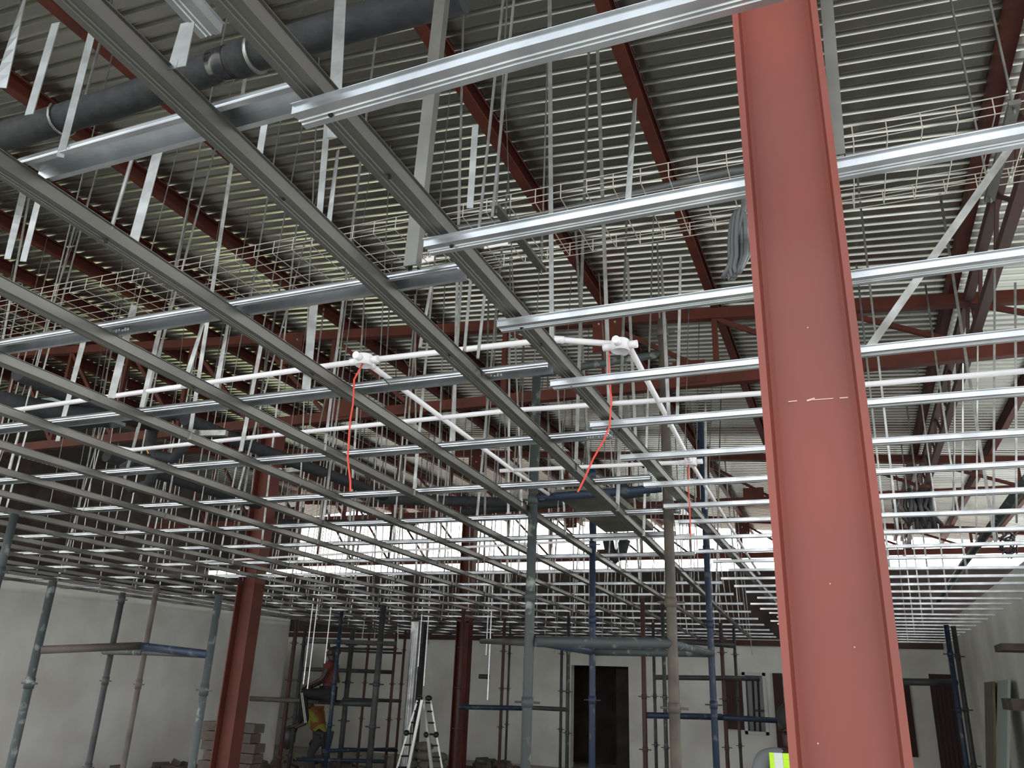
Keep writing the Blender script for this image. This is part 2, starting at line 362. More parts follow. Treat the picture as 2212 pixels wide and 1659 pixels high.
# main runners, along the hall
XM = [(-.875, 0.0, .05, 16.5)]+[(-1.10-.57*k, -.051, .05, 19.2 if k > 0 else 18.6) for k in range(17)]
def mainx(k, y): a, b, _, _ = XM[k]; return a+b*y
for k, (a, b, y0, y1) in enumerate(XM):
    xs_end = a+b*y1
    if xs_end < LW+.06: y1 = (LW+.06-a)/b
    y0 = max(y0, 0.05 if k < 4 else .6+.15*(k-3))
    sag = .012*math.sin(k*2.1)
    nm = 'first runner, edging the left bay' if k == 0 else '%s runner leftwards from the close column' % ORD[k]
    yq = [y0, y0+(y1-y0)*.33, y0+(y1-y0)*.66, y1]; zq = [GZ, GZ+sag, GZ-sag, GZ]
    mbm = MB()
    for i in range(3): mbm.prof((a+b*yq[i], yq[i]-(.02 if i else 0), zq[i]), (a+b*yq[i+1], yq[i+1], zq[i+1]), cprof(.046 if k else .050, .036))
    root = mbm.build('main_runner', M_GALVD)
    tag(root, 'grey steel channel along the hall, '+nm, 'ceiling channel', 'main runners of the ceiling grid')
    sc = MB()
    for j in range(int(y0)+1, min(int(y1), 12)): sc.tube([(a+b*(j+.3)+.008, j+.3, GZ+sag*.5+.002), (a+b*(j+.3)+.008, j+.3, GZ+sag*.5-.006)], .0045, 6)
    sc.build('screw', M_IRON, root)
# furring channels, across: right-hand bay hangs below the first runner
yr = [1.035, 1.565, 2.08, 2.61, 3.15, 3.69, 4.23, 4.80, 5.34, 5.93, 6.53, 7.10, 7.70, 8.26, 8.85, 9.46, 10.11, 10.74, 11.39, 12.1, 12.73, 13.37, 13.98, 14.65, 15.36, 16.09, 16.7, 17.46, 18.3]
for i, y in enumerate(yr):
    x0 = -.90-.012*i if i else -.915
    if i > 7: x0 = -1.0-.05*((i*7) % 4)
    dz = .006*math.sin(i*1.7)
    xe = RW-.05
    mbm = MB()
    if i == 0:
        mbm.prof((x0, y, 2.822), (-.45, y-.005, 2.828), cprof(.046, .021)); mbm.prof((-.46, y-.005, 2.828), (.25, y+.012, 2.845), cprof(.046, .021)); mbm.prof((.24, y+.012, 2.845), (xe, y+.02, 2.86), cprof(.046, .021))
    elif i == 1: mbm.prof((x0, y+.012, 2.826), (xe, y-.01, 2.832), cprof(.046, .021))
    else: mbm.prof((x0, y, 2.826+dz), (xe, y, 2.826-dz), cprof(.046, .021))
    root = mbm.build('furring_channel', M_GALV)
    tag(root, 'bright galvanised channel across the right bay, %s counted away from the camera' % ORD[i], 'ceiling channel', 'furring channels of the right bay')
    if i < 12: MB().tube([(x0+.07, y+.006, 2.83), (x0+.07, y+.006, 2.822)], .005, 6).build('screw', M_IRON, root)
# left-hand bay: lies on the runners, in lapped lengths
yl = [1.055, 1.835, 2.62, 3.50, 4.39, 5.29, 6.14, 7.13, 8.13, 9.18, 10.33, 11.5, 12.68, 13.95, 15.2, 16.5, 17.6, 18.6]
PIECE = ['length beside first runner', 'middle length', 'length beside left wall']
for i, y in enumerate(yl):
    cuts = [-.93-.01*i, -4.4+.5*math.sin(i*2.3), -8.0+.5*math.sin(i*1.3+1), LW+.05]
    if i == 0: cuts = [-.93, -1.73]
    for j in range(len(cuts)-1):
        xa, xb = cuts[j], cuts[j+1]-(.18 if j < len(cuts)-2 else 0)
        if j == 0 and i > 5: xa = -1.0-.03*i
        lab = 'hat channel across left bay, %s row from camera, %s' % (ORD[i], PIECE[j] if i else 'short piece')
        zz_ = GZ+.037+.0025*(j % 2)
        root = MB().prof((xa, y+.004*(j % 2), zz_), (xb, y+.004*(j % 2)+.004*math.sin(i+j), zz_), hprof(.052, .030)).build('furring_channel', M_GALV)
        tag(root, lab, 'ceiling channel', 'furring channels of the left bay')
        if 0 < i < 6:      # faint maker's stencil, not legible in the photograph
            pm = MB(); xx = {1:-2.36, 2:-1.27, 3:-1.08}.get(i, -1.6-.3*i)-(2.9*j)
            for q in range(9): pm.box((xx+.014*q, y+.021-.001*(q % 3), zz_+.012+.002*(q % 2)), (.008, .001, .006+.003*((q*5) % 3)))
            pm.build('printed_stencil', M_PRINT, root)
# sagging tie wires looped round the channels
for i, (a, b, c_) in enumerate([((826,815),(840,830),(833,850)),((872,775),(885,795),(892,815)),((1028,788),(1038,800),(1041,812))]):
    pts = [pz(*a, 2.93), pz(*b, 2.89), pz(*c_, 2.85)]
    tag(MB().tube(pts, .0022, 5).build('tie_wire', M_WIREB), ['black tie wire round the channel beside the leaning white conduit','black tie wire round the channel left of the long runner crossing','black tie wire round the short channel near the first runner'][i], 'wire')

# ------------------------------------------------------------------ hangers
def strap_mb(a, b, w_, t=.0022, yaw=0.0, tw=0.0):
    a, b = Vector([float(q) for q in a]), Vector([float(q) for q in b]); mb = MB(); n = 8 if tw else 1; vs = []
    for i in range(n+1):
        p = a.lerp(b, i/n); ang = yaw+tw*i/n; s = Vector((math.cos(ang), math.sin(ang), 0)); nn = Vector((-s.y, s.x, 0))
        for q in ((-1,-1),(1,-1),(1,1),(-1,1)): vs.append(p+s*q[0]*w_/2+nn*q[1]*t/2)
    fs = [(3,2,1,0), (4*n, 4*n+1, 4*n+2, 4*n+3)]
    for i in range(n):
        for q in range(4): fs.append((4*i+q, 4*i+(q+1) % 4, 4*i+4+(q+1) % 4, 4*i+4+q))
    return mb.add(vs, fs)
def px_hanger(bot, top, w_, zb=2.885, zt=5.8, kind='strap', label=None, mt=None, yaw=.35, tw=0, cut=None):
    B = pz(*bot, zb)
    if top is None: T = (B[0], B[1], roofz(B[0])-.1)
    else: T = pY(*top, B[1])
    if kind == 'rod': o = MB().tube([B, T], w_/2, 6).build('threaded_rod', mt or M_STRAP); cat = 'rod'
    elif kind == 'stud':
        h = w_/2; mt = mt or M_GALVD; pr = [(-h,-.014),(-h,.016),(-h+.012,.016),(-h+.012,.0145),(-h+.002,.0145),(-h+.002,-.012),(-.006,-.012),(0,-.007),(.006,-.012),(h-.002,-.012),(h-.002,.0145),(h-.012,.0145),(h-.012,.016),(h,.016),(h,-.014)]
        o = MB().prof(B, T, pr, up=(0,1,0)).build('steel_stud', mt); cat = 'stud'
    else: o = strap_mb(B, T, w_, yaw=yaw, tw=tw).build('hanger_strap', mt or M_STRAP); cat = 'hanger'
    return tag(o, label, cat, None if cat == 'stud' else 'hangers holding the ceiling grid')
EXPL = [
 ((720,298),(737,-30),.028,'strap','wide bright hanger at top, just right of the insulated pipe coupling'),
 ((890,578),(957,-20),.040,'stud','wide galvanised stud hanging by the near end of the cable tray'),
 ((1192,760),(1187,-30),.017,'strap','long straight strap crossing the middle, ending at the raised white conduit'),
 ((1318,905),(1289,60),.018,'strap','long strap just right of the middle, passing behind the white junction box'),
 ((1034,500),(1089,-20),.008,'rod','left one of two thin rods above the cable tray label'),
 ((1063,470),(1112,-20),.008,'rod','right one of two thin rods above the cable tray label'),
 ((1015,450),(1027,270),.016,'strap','short dark strap left of the two thin rods'),
 ((1357,430),(1372,215),.014,'strap','short strap to the right, before the third furring channel'),
 ((63,248),(121,50),.022,'strap','dark strap at the upper left edge above the black pipe'),
 ((130,340),(222,-20),.016,'strap','light strap crossing the black pipe, upper left'),
 ((0,190),(58,-20),.026,'strap','blurred strap in the top left corner'),
 ((371,150),(400,50),.020,'strap','dark strap behind the black pipe, left of the coupling'),
 ((392,145),(412,50),.020,'strap','light strap behind the black pipe, left of the coupling'),
 ((286,532),(350,295),.030,'strap','wide bright strap with a glint, left of the second long runner'),
 ((16,560),(52,410),.018,'strap','strap at far left below the first long runner end'),
 ((50,565),(85,425),.018,'strap','next strap at far left below the first long runner end'),
 ((240,495),(292,320),.010,'rod','thin rod left of the wide glinting strap'),
 ((555,368),(577,235),.016,'strap','dark strap under the near hat channel'),
 ((686,510),(707,265),.017,'strap','strap right of the near hat channel end'),
 ((707,510),(730,325),.014,'strap','second strap right of the near hat channel end'),
 ((395,839),(445,679),.020,'strap','bright strap leaning across the first white conduit'),
 ((463,862),(494,690),.024,'strap','broad strap with bright lower half by the first white conduit'),
 ((520,975),(567,730),.022,'strap','twisted bright strap between the two long conduits'),
 ((661,842),(680,640),.034,'strap','widest strap left of the junction box'),
 ((124,953),(186,715),.026,'strap','bright strap near the left edge above the conduit'),
 ((306,880),(350,690),.020,'strap','strap crossing the left end of the first conduit'),
 ((240,860),(290,660),.030,'strap','broad strap over the black duct at left'),
 ((1375,990),(1355,555),.016,'strap','strap left of the tall scaffold pole top'),
 ((1446,923),(1428,555),.016,'strap','strap right of the tall scaffold pole top'),
 ((1463,905),(1470,555),.014,'strap','strap two right of the tall scaffold pole top'),
 ((1098,1110),(1102,555),.018,'strap','long strap through the middle beside the leaning conduit'),
 ((971,1000),(998,585),.015,'strap','strap left of the middle long one'),
 ((1032,775),(1048,628),.012,'rod','bright thin rod ending on the short hat channel'),
 ((1003,760),(1020,570),.012,'rod','second bright thin rod ending near the white conduit'),
 ((907,752),(935,600),.012,'rod','dark thin rod above the long conduit'),
 ((2146,1150),(2149,560),.016,'strap','strap in the right bay, second from the right edge'),
 ((2196,1130),(2193,610),.016,'strap','strap in the right bay nearest the right edge'),
 ((2109,1180),(2112,740),.014,'strap','strap in the right bay, third from the right edge'),
 ((2079,1110),(2080,785),.014,'strap','strap in the right bay, fourth from the right edge'),
 ((2060,1110),(2062,860),.012,'rod','thin rod in the right bay left of the straps'),
 ((1526,1100),(1523,870),.016,'strap','bright strap in the right bay left of the close column'),
]
for bt, tp, w_, kd, lb in EXPL:
    px_hanger(bt, tp, w_, kind=kd, label='galvanised '+lb if 'rod' not in kd else lb, yaw=.38+random.uniform(-.3,.3), tw=random.choice([0,0,.8,-.9]))
# strap at the right of the close column and the slanting one
B = pz(1812, 340, 2.86); T = pY(1783, -30, B[1])
tag(MB().prof(B, T, [(-.013,-.010),(-.013,.012),(-.011,.012),(-.011,-.008),(-.003,-.008),(0,-.004),(.003,-.008),(.011,-.008),(.011,.012),(.013,.012),(.013,-.010)], up=(0,1,0)).build('steel_stud', M_GALVD), 'galvanised stud standing right behind the close red column', 'stud')
B = pz(1882, 745, 2.86); T = pY(2206, 285, B[1])
tag(strap_mb(B, T, .030, yaw=.1).build('brace_strap', M_STRAP), 'grey flat strap slanting down to the right of the close column', 'strap')
A = pz(455, 78, 3.3); B = pz(330, -60, 3.3)
tag(MB().prof(A, B, cprof(.06, .03)).build('channel_offcut', M_GALV), 'short ribbed channel length hanging in the upper left corner', 'channel')
A = pz(1075, 603, 3.05); B = pz(1020, 553, 3.05)
tag(MB().bar(A, B, .035, .006).build('splice_plate', M_GALVD), 'small perforated splice plate behind the first runner', 'plate')
# the rest of the hangers, one every metre or so on each runner
def region(x, y):
    dep = 'close to the camera' if y < 4 else 'before the left column' if y < 7.5 else 'past the left column' if y < 11.5 else 'towards the back wall' if y < 15.5 else 'against the back wall'
    return dep
cnt = 0
for k in range(1, 18):
    y = 2.9+.35*((k*3) % 4) if k < 9 else 2.6+.3*((k*5) % 4); j = 0
    while y < 18.6:
        x = mainx(k, y)
        if x > LW+.2:
            px_ = min(PX, key=lambda q: abs(q-x)); lean = .45 if random.random() < .75 else .1
            xt = x+(px_-x)*lean; zt = roofz(xt)-.12
            rod = random.random() < .22
            lab = ('thin galvanised rod' if rod else 'galvanised strap hanger')+' on the %s runner, %s from its near end' % (ORD[k], ORD[j])
            bz = GZ+.0; 
            if y > 14 and random.random() < .14: bz = 2.2+random.random()*.4
            dy = random.uniform(-.25, .25)
            if rod: o = MB().tube([(x+.02, y, bz), (xt, y+dy, zt)], .005, 5).build('hanger_rod', M_STRAP)
            else: o = strap_mb((x+.026, y, bz), (xt, y+dy, zt), random.choice([.014,.017,.020,.024]), yaw=random.uniform(-.4,1.0), tw=random.choice([0,0,.7,-1.2])).build('hanger_strap', M_STRAP)
            tag(o, lab, 'hanger', 'hangers holding the ceiling grid'); cnt += 1; j += 1
        y += 1.05+random.uniform(-.15,.15) if k < 7 else 1.3+random.uniform(-.2,.2)
for k, (x, n_) in enumerate(((-.3, 8), (.35, 8), (1.0, 9))):
    for j in range(n_):
        if 8+3*j+k >= len(yr): break
        y = yr[8+3*j+k]+.0235
        tag(strap_mb((x, y, 2.83), (x+.05, y+.1, roofz(x)-.1), .022, yaw=random.uniform(-.3,.8)).build('hanger_strap', M_STRAP),
            'galvanised strap hanger in the right bay, %s line from the close column, %s backwards' % (ORD[k], ORD[j]), 'hanger', 'hangers holding the ceiling grid')

for i, (b_, tx, d_) in enumerate((((655,1478),670,14.2),((664,1488),676,14.3),((696,1480),700,14.5),((903,1440),914,15.5),((915,1482),925,15.5),((1050,1415),1052,15.0),((1053,1512),1058,13.0))):
    B = hd(*b_, d_); tag(strap_mb(B, (B[0], B[1], roofz(B[0])-.1), .017, yaw=.5).build('hanger_strap', M_GALV),
        ['untrimmed bright strap left of the seated worker','second untrimmed bright strap left of the seated worker','untrimmed strap just in front of the seated worker','untrimmed strap right of the shiny upright stud','longer untrimmed strap right of the shiny upright stud','short untrimmed strap right of the dark red column','long bright strap end right of the dark red column'][i], 'hanger', 'untrimmed hangers below the far grid')

# ------------------------------------------------------------------ white conduit with junction boxes
def conduit(pts, r, label, elbows=()):
    o = MB().tube(pts, r, 12).build('pvc_conduit', M_PVC, None, True); tag(o, label, 'conduit', 'white pvc conduits')
    for e in elbows: MB().tube([e[0], e[1]], r*1.25, 12).build('coupling', M_PVC, o, True)
    return o
ZC = 2.965
A0 = pz(30, 886, ZC); A1 = pz(787, 779, ZC); A2 = pz(1195, 733, ZC+.03); A3 = pz(1325, 743, ZC+.02); A4 = pz(1357, 745, ZC)
conduit([A0, A1], .0115, 'long white conduit from the left edge to the left junction box')
conduit([A1, A2, A3], .0115, 'white conduit joining the two junction boxes, with a bend', [(A2, [A2[i]+(A3[i]-A2[i])*.18 for i in range(3)])])
conduit([pz(252, 967, ZC), pz(285, 972, ZC), pz(1100, 887, ZC), pz(1640, 850, ZC), pz(2230, 800, ZC)], .0115, 'longest white conduit, crossing the whole grid behind the close column')
A5 = pz(1108, 1016, ZC); A6 = pz(1492, 998, ZC)
conduit([A1, A5, pz(1185, 1068, ZC)], .0115, 'white conduit running away from the left junction box')
conduit([A4, A6, pz(1640, 1240, ZC)], .0115, 'white conduit running away from the right junction box')
conduit([pz(1080, 1017, ZC), A6], .0115, 'farthest white conduit across, ending at the small far box')
def jbox(c, label, r=.034):
    c = Vector([float(t) for t in c]); root = empty('junction_box', c, label, 'junction box', 'white round junction boxes')
    n = 18; vs = []; fs = []
    for rr, z in ((r*.93, .022), (r, .020), (r, -.022), (r*.86, -.022), (r*.86, .012)):
        for k in range(n): a = 2*math.pi*k/n; vs.append(c+Vector((rr*math.cos(a), rr*math.sin(a), z)))
    for i in range(4):
        for k in range(n): fs.append((i*n+k, i*n+(k+1) % n, (i+1)*n+(k+1) % n, (i+1)*n+k))
    fs.append(tuple(range(n-1, -1, -1))); fs.append(tuple(4*n+k for k in range(n)))
    MB().add(vs, fs).build('housing', M_PVC, root, True)
    for d in ((1,0),(-1,0),(0,1),(0,-1)):
        p0 = c+Vector((d[0]*r*.9, d[1]*r*.9, 0)); p1 = c+Vector((d[0]*(r+.03), d[1]*(r+.03), 0))
        MB().tube([p0, p1], .0145, 12).build('spout', M_PVC, root, True)
    return root
jbox(A1, 'round white junction box on the left, a red cable hanging from it')
jbox((A4[0]-.03, A4[1], A4[2]), 'round white junction box at the bend on the right, a red cable hanging from it')
jbox(A6, 'small far junction box where two white conduits meet')
jbox(pz(1130, 1178, ZC), 'small distant junction box in the middle of the grid')
tag(MB().tube([pz(400, 1215, ZC), pz(1100, 1177, ZC), pz(1500, 1155, ZC)], .0115, 8).build('pvc_conduit', M_PVC), 'dim far conduit near the back of the grid', 'conduit', 'white pvc conduits')
def drop(c, pxs, label):
    B0 = Vector([float(t) for t in c]); pts = [B0]
    for x, y in pxs: pts.append(pY(x, y, B0.y+.01))
    return tag(MB().tube(pts, .0035, 6).build('red_cable', M_REDW), label, 'cable', 'red cables')
drop(A1, [(765,820),(763,870),(757,905),(754,940),(751,990),(757,1040),(757,1062)], 'thin red cable hanging from the left junction box')
drop(A4, [(1316,752),(1315,820),(1321,860),(1317,920),(1305,950),(1282,990),(1262,1035),(1248,1063)], 'thin red cable hanging from the right junction box, curving left')
drop(A6, [(1487,1005),(1487,1050),(1490,1100),(1492,1160)], 'thin dark red cable below the small far junction box')

# ------------------------------------------------------------------ cable basket tray
ZT = 3.90
pN = [pz(60, 700, ZT), pz(2260, 243, ZT)]; yN = float(pz(1500, 372, ZT)[1]); yF = float(pz(1500, 508, ZT)[1]); x0, x1 = -5.3, 1.7
root = empty('cable_tray', (0, yN, ZT), 'wire basket cable tray crossing the hall above the grid', 'cable tray')
lw = MB()
for y in np.linspace(yN, yF, 7): lw.tube([(x0, y, ZT), (x1, y, ZT)], .0024, 5)
lw.build('bottom_wires', M_WIRE, root)
for y, nm in ((yN, 'side_wires'), (yF, 'side_wires')):
    lw = MB()
    for z in (ZT+.035, ZT+.075): lw.tube([(x0, y, z), (x1, y, z)], .0026, 5)
    lw.build(nm, M_WIRE, root)
cw = MB()
for i in range(int((x1-x0)/.125)):
    x = x0+i*.125; cw.tube([(x, yN, ZT+.075), (x, yN, ZT), (x, yF, ZT), (x, yF, ZT+.075)], .0024, 5)
cw.build('cross_wires', M_WIRE, root)
for a, b in (((1046,538),(1098,512)),((897,572),(938,548))):
    A = pY(a[0], a[1], yF-.012); B = pY(b[0], b[1], yF-.012)
    c_ = (A+B)/2
    lb = MB().box(c_, (abs(B[0]-A[0]), .004, abs(B[2]-A[2])*1.0)).build('tray_label', M_WHITE, root); lb['label'] = 'white sticker lettered BMP'
    cu_ = bpy.data.curves.new('lettering', 'FONT'); cu_.body = 'BMP'; cu_.size = .040; cu_.extrude = .0006; cu_.align_x = 'RIGHT'
    to = bpy.data.objects.new('lettering_tmp', cu_); C.objects.link(to); bpy.context.view_layer.update()
    me = bpy.data.meshes.new_from_object(to); bpy.data.objects.remove(to); me.materials.append(M_INK)
    t = bpy.data.objects.new('lettering', me); C.objects.link(t); t.parent = lb
    t.rotation_euler = (math.radians(90), 0, 0); t.scale = (.9, .9, .9)
    t.location = (max(A[0], B[0])-.008, c_[1]-.0035, c_[2]+.004)
    pk = MB(); pk.box((c_[0]-.018, c_[1]-.003, c_[2]+.005), (.035, .001, .012)); pk.build('printed_mark', M_PINK, lb)
tag(MB().tube([(-1.9, yN+.12, ZT+.03), (-1.2, yN+.15, ZT+.03), (-.3, yN+.1, ZT+.035), (.4, yN+.16, ZT+.03), (1.6, yN+.13, ZT+.03)], .017, 8).build('grey_cable', M_GREYCABLE, None, True), 'thick grey cable lying in the wire basket tray', 'cable')
for i, (x, sgn) in enumerate(((-1.35, 1), (-3.3, -1), (.75, 1))):
    root = empty('tray_bracket', (x, yN, ZT), ['steel cross bracket holding the tray near its stickers', 'steel cross bracket holding the left part of the tray', 'steel cross bracket holding the tray right of the close column'][i], 'bracket')
    MB().bar((x, yN-.08, ZT-.02), (x, yF+.08, ZT-.02), .04, .02).build('crossbar', M_GALVD, root)
    for y in (yN-.05, yF+.05): MB().tube([(x, y, ZT-.05), (x, y, roofz(x)-.05)], .005, 6).build('rod', M_STRAP, root)
# flat grey cable coiled and hung against the close column
root = empty('cable_coil', pY(1600, 440, 2.12), 'coil of flat grey cable hung at the left edge of the close column', 'cable coil')
Yc = 2.42
for i, (xa, xb, top, bot) in enumerate(((1590,1612,448,592),(1582,1604,455,600),(1576,1600,464,606),(1588,1616,470,590))):
    pts = []
    for k in range(15):
        a = 2*math.pi*k/14; cx, cy = (xa+xb)/2, (top+bot)/2
        pts.append(pY(cx+(xb-xa)/2*math.cos(a)-(8 if math.sin(a) > .5 else 0), cy+(bot-top)/2*math.sin(a), Yc+.008*i))
    MB().tube(pts, .0085, 8).build('cable_loop', M_GREYCABLE, root, True)
MB().tube([pY(1606, 420, Yc), pY(1607, 455, Yc), pY(1590, 520, Yc+.01), pY(1575, 575, Yc+.01), pY(1562, 600, Yc+.01)], .009, 8).build('cable_tail', M_GREYCABLE, root, True)

# ------------------------------------------------------------------ insulated pipe
ZP = 4.0
pp = [pz(-60, 315, ZP), pz(130, 258, ZP), pz(300, 205, ZP), pz(500, 133, ZP), pz(560, 115, ZP), pz(750, 55, ZP), pz(1000, -12, ZP)]
root = empty('insulated_pipe', pp[3], 'thick black foam insulated pipe across the upper left', 'pipe')
MB().tube(pp, .062, 20).build('foam_sleeve', M_BLACK, root, True)
MB().tube([pz(465,144,ZP), pz(500,133,ZP)], .064, 20).build('tape_wrap', M_TAPE, root, True)
MB().tube([pz(512,130,ZP), pz(548,119,ZP)], .070, 20).build('coupling', M_BLACK, root, True)
MB().tube([pz(549,119,ZP), pz(556,117,ZP)], .072, 20).build('metal_ring', M_STRAP, root, True)
hk = [];  c0 = Vector(pz(135, 257, ZP)); 
for k in range(9):
    a = -math.pi*.15+math.pi*1.15*k/8; hk.append(c0+Vector((0, -.07*math.cos(a), .07*-math.sin(a))))
hk.append(Vector((c0.x, c0.y+.07, roofz(c0.x)-.1)))
tag(MB().tube(hk, .006, 6).build('pipe_hook', M_STRAP, None, True), 'bright wire hook round the black insulated pipe', 'pipe hook')

# ------------------------------------------------------------------ ducts at the left, flexible hose, cassette unit
def px_tube(pxs, z, r, name, mt, label, cat, n=10):
    return tag(MB().tube([pz(x, y, z) for x, y in pxs], r, n).build(name, mt, None, True), label, cat)
px_tube([(40,805),(120,842),(234,885),(330,915)], 3.5, .055, 'insulated_duct', M_BLACK, 'black lagged duct running to the left edge', 'duct')
px_tube([(400,905),(520,955),(640,1000),(745,1038),(830,1072)], 3.5, .050, 'insulated_duct', M_BLACK, 'black lagged duct running away behind the long conduit', 'duct')
px_tube([(-20,862),(60,878),(140,892),(240,905)], 3.4, .065, 'insulated_duct', M_BLACK, 'thick black lagged duct below the leftmost conduit end', 'duct')
px_tube([(230,985),(300,1010),(420,1050),(560,1090)], 3.5, .05, 'insulated_duct', M_BLACK, 'black lagged duct under the flexible hose', 'duct')
px_tube([(805,1078),(960,1082),(1100,1086)], 3.55, .055, 'insulated_pipe', M_BLACK, 'straight black insulated pipe far off in the middle', 'pipe')
px_tube([(1000,1106),(1200,1088),(1400,1062)], 3.55, .045, 'insulated_pipe', M_BLACK, 'second black insulated pipe beside the straight one', 'pipe')
px_tube([(600,1128),(640,1130),(760,1130),(900,1128)], 3.75, .05, 'insulated_pipe', M_BLACK, 'black insulated pipe behind the left column', 'pipe')
def px_tubeY(pxs, Y, r, name, mt, label, cat, n=10):
    return tag(MB().tube([pY(x, y, Y) for x, y in pxs], r, n).build(name, mt, None, True), label, cat)
px_tubeY([(410,905),(380,895),(350,905),(330,930),(325,960),(340,985),(375,990),(400,960),(408,925),(405,890)], 4.3, .040, 'flexible_hose', M_BLACK, 'looped black ribbed hose hanging at the left', 'hose')
px_tubeY([(345,990),(300,990),(268,1010),(262,1035),(285,1055),(320,1045),(335,1010),(338,985)], 4.3, .036, 'flexible_hose', M_BLACK, 'lower loop of black ribbed hose at the left', 'hose')
px_tubeY([(1340,1045),(1345,1060),(1350,1080),(1340,1100),(1325,1105)], 9.0, .08, 'flexible_hose', M_BLACK, 'black hose curling over the old plank', 'hose')
px_tubeY([(1313,1165),(1318,1190),(1330,1208),(1342,1195),(1350,1165)], 10, .07, 'flexible_hose', M_BLACK, 'black hose bight hanging below the old plank', 'hose')
root = empty('cassette_unit', pz(130, 893, 3.7), 'grey metal air conditioning cassette in the ceiling void at left', 'air conditioner')
c_ = pz(150, 893, 3.75); MB().box(c_, (.62, .45, .12)).build('casing', M_UNIT, root); MB().box((c_[0], c_[1], c_[2]-.068), (.54, .38, .014)).build('grille', M_BLACK, root)
c_ = pz(222, 895, 3.75); tag(MB().box(c_, (.22, .3, .14)).build('control_box', M_UNIT), 'small grey metal box beside the cassette unit', 'box')
A = pz(420, 937, 3.4); B = pz(490, 936, 3.4)
root = empty('duct_bracket', A, 'pale slotted steel bracket under the black duct', 'bracket'); MB().bar(A, B, .04, .04).build('rail', M_STRAP, root); MB().box(A, (.10, .1, .03)).build('plate', M_STRAP, root)
A = pz(608, 1018, 3.5); B = pz(660, 1013, 3.5)
root = empty('duct_bracket', A, 'pale slotted steel bracket by the left column', 'bracket'); MB().bar(A, B, .04, .04).build('rail', M_STRAP, root); MB().box(A, (.08, .1, .03)).build('plate', M_STRAP, root)
for i, (p_, q_) in enumerate((((316,968),(322,982)),((375,982),(385,975)))):
    tag(MB().tube([pY(*p_, 4.8), pY(*q_, 4.8)], .006, 6).build('cable_end', M_ORG), ['orange cable end left below the looped hose','orange cable end right below the looped hose'][i], 'cable')
# grey member along the right wall and dark cable bundles
tag(MB().tube([(1.44, 7.4, 3.5), (1.46, 12.4, 3.5), (1.55, 17.2, 3.5)], .045, 10).build('scaffold_pole', M_SGREEN, None, True), 'dusty grey pole running away above the right wall', 'pole')
bun = MB()
rr = random.Random(3)
for k in range(16):
    x = 1940+rr.random()*80; bun.tube([pY(x, 1055+rr.random()*12, 8.0), pY(x+rr.uniform(-18,18), 1095, 7.95+rr.random()*.1), pY(x+rr.uniform(-8,28), 1125+rr.random()*22, 8.0)], .022, 6)
tag(bun.build('cable_bundle', M_RUB, None, True), 'heap of black cables hanging right of the close column', 'cables')
bun = MB()
for k in range(12):
    x = 2160+rr.random()*30; pts = []
    for q in range(6): pts.append(pY(x+rr.uniform(-12,14), 1152+q*10+rr.uniform(-5,5), 9+rr.random()*.1))
    bun.tube(pts, .008, 5)
tag(bun.build('cable_bundle', M_RUB), 'tangle of thin black wires near the right edge', 'cables')

# ------------------------------------------------------------------ scaffolds
def pole(name, pxs, d, r, mt, root, z0=None, z1=None, pins=()):
    A = hd(*pxs[0], d); B = hd(*pxs[1], d); x, y = (A[0]+B[0])/2, (A[1]+B[1])/2
    lo, hi = min(A[2], B[2]), max(A[2], B[2])
    if z0 is not None: lo = z0
    if z1 is not None: hi = z1
    mb = MB().tube([(x, y, lo), (x, y, hi)], r, 10)
    z = .45
    while z < hi:
        if z > lo: mb.tube([(x-r*2.6, y, z), (x+r*2.6, y, z)], r*.22, 5); mb.tube([(x, y, z-.03), (x, y, z+.03)], r*1.18, 10)
        z += .62
    mb.build(name, mt, root, True); return (x, y, lo, hi)
def led(a, b, r, mt, root, name='ledger'): MB().tube([a, b], r, 10).build(name, mt, root, True)
# tall tower in the middle
root = empty('scaffold_tower', hd(1300, 1600, 6), 'tall tube scaffold in the middle, its poles reaching through the grid', 'scaffold')
I_ = pole('standard', ((1158,800),(1137,1659)), 5.2, .031, M_SGREEN, root, z0=0)
K_ = pole('standard', ((1427,690),(1465,1659)), 5.2, .033, M_SYEL, root, z0=0)
J_ = pole('standard', ((1276,1000),(1284,1659)), 6.9, .026, M_SBLUE, root, z0=0)
L_ = pole('standard', ((1515,900),(1545,1659)), 6.9, .026, M_SBLUE, root, z0=0)
led(hd(1160,808,5.2), hd(1425,765,5.2), .026, M_SGREEN, root); led(hd(1160,1076,5.2), hd(1428,1055,5.2), .028, M_SBLUE, root)
led(hd(1160,1386,5.2), hd(1450,1390,5.2), .034, M_SGREEN, root); led(hd(1277,1408,6.9), hd(1535,1412,6.9), .030, M_SGREEN, root)
led(hd(1160,1386,5.2), hd(1277,1408,6.9), .026, M_SBLUE, root, 'brace'); led(hd(1450,1390,5.2), hd(1538,1412,6.9), .026, M_SGREEN, root, 'brace')
led(hd(1040,1385,10.5), hd(1160,1388,6), .03, M_SDARK, root, 'brace')
A = [hd(1195,1072,5.45), hd(1330,1062,5.45), hd(1425,1150,7.6), hd(1300,1150,7.6)]
z_ = 3.02; A = [pz(1200,1072,z_), pz(1318,1066,z_), pz(1412,1146,z_), pz(1308,1150,z_)]
vs = [Vector(p) for p in A]+[Vector(p)+Vector((0,0,.045)) for p in A]
tag(MB().add(vs, [(0,3,2,1),(4,5,6,7),(0,1,5,4),(1,2,6,5),(2,3,7,6),(3,0,4,7)]).build('scaffold_plank', M_PLANKG), 'mossy dark formwork board lying on the tall scaffold', 'plank')
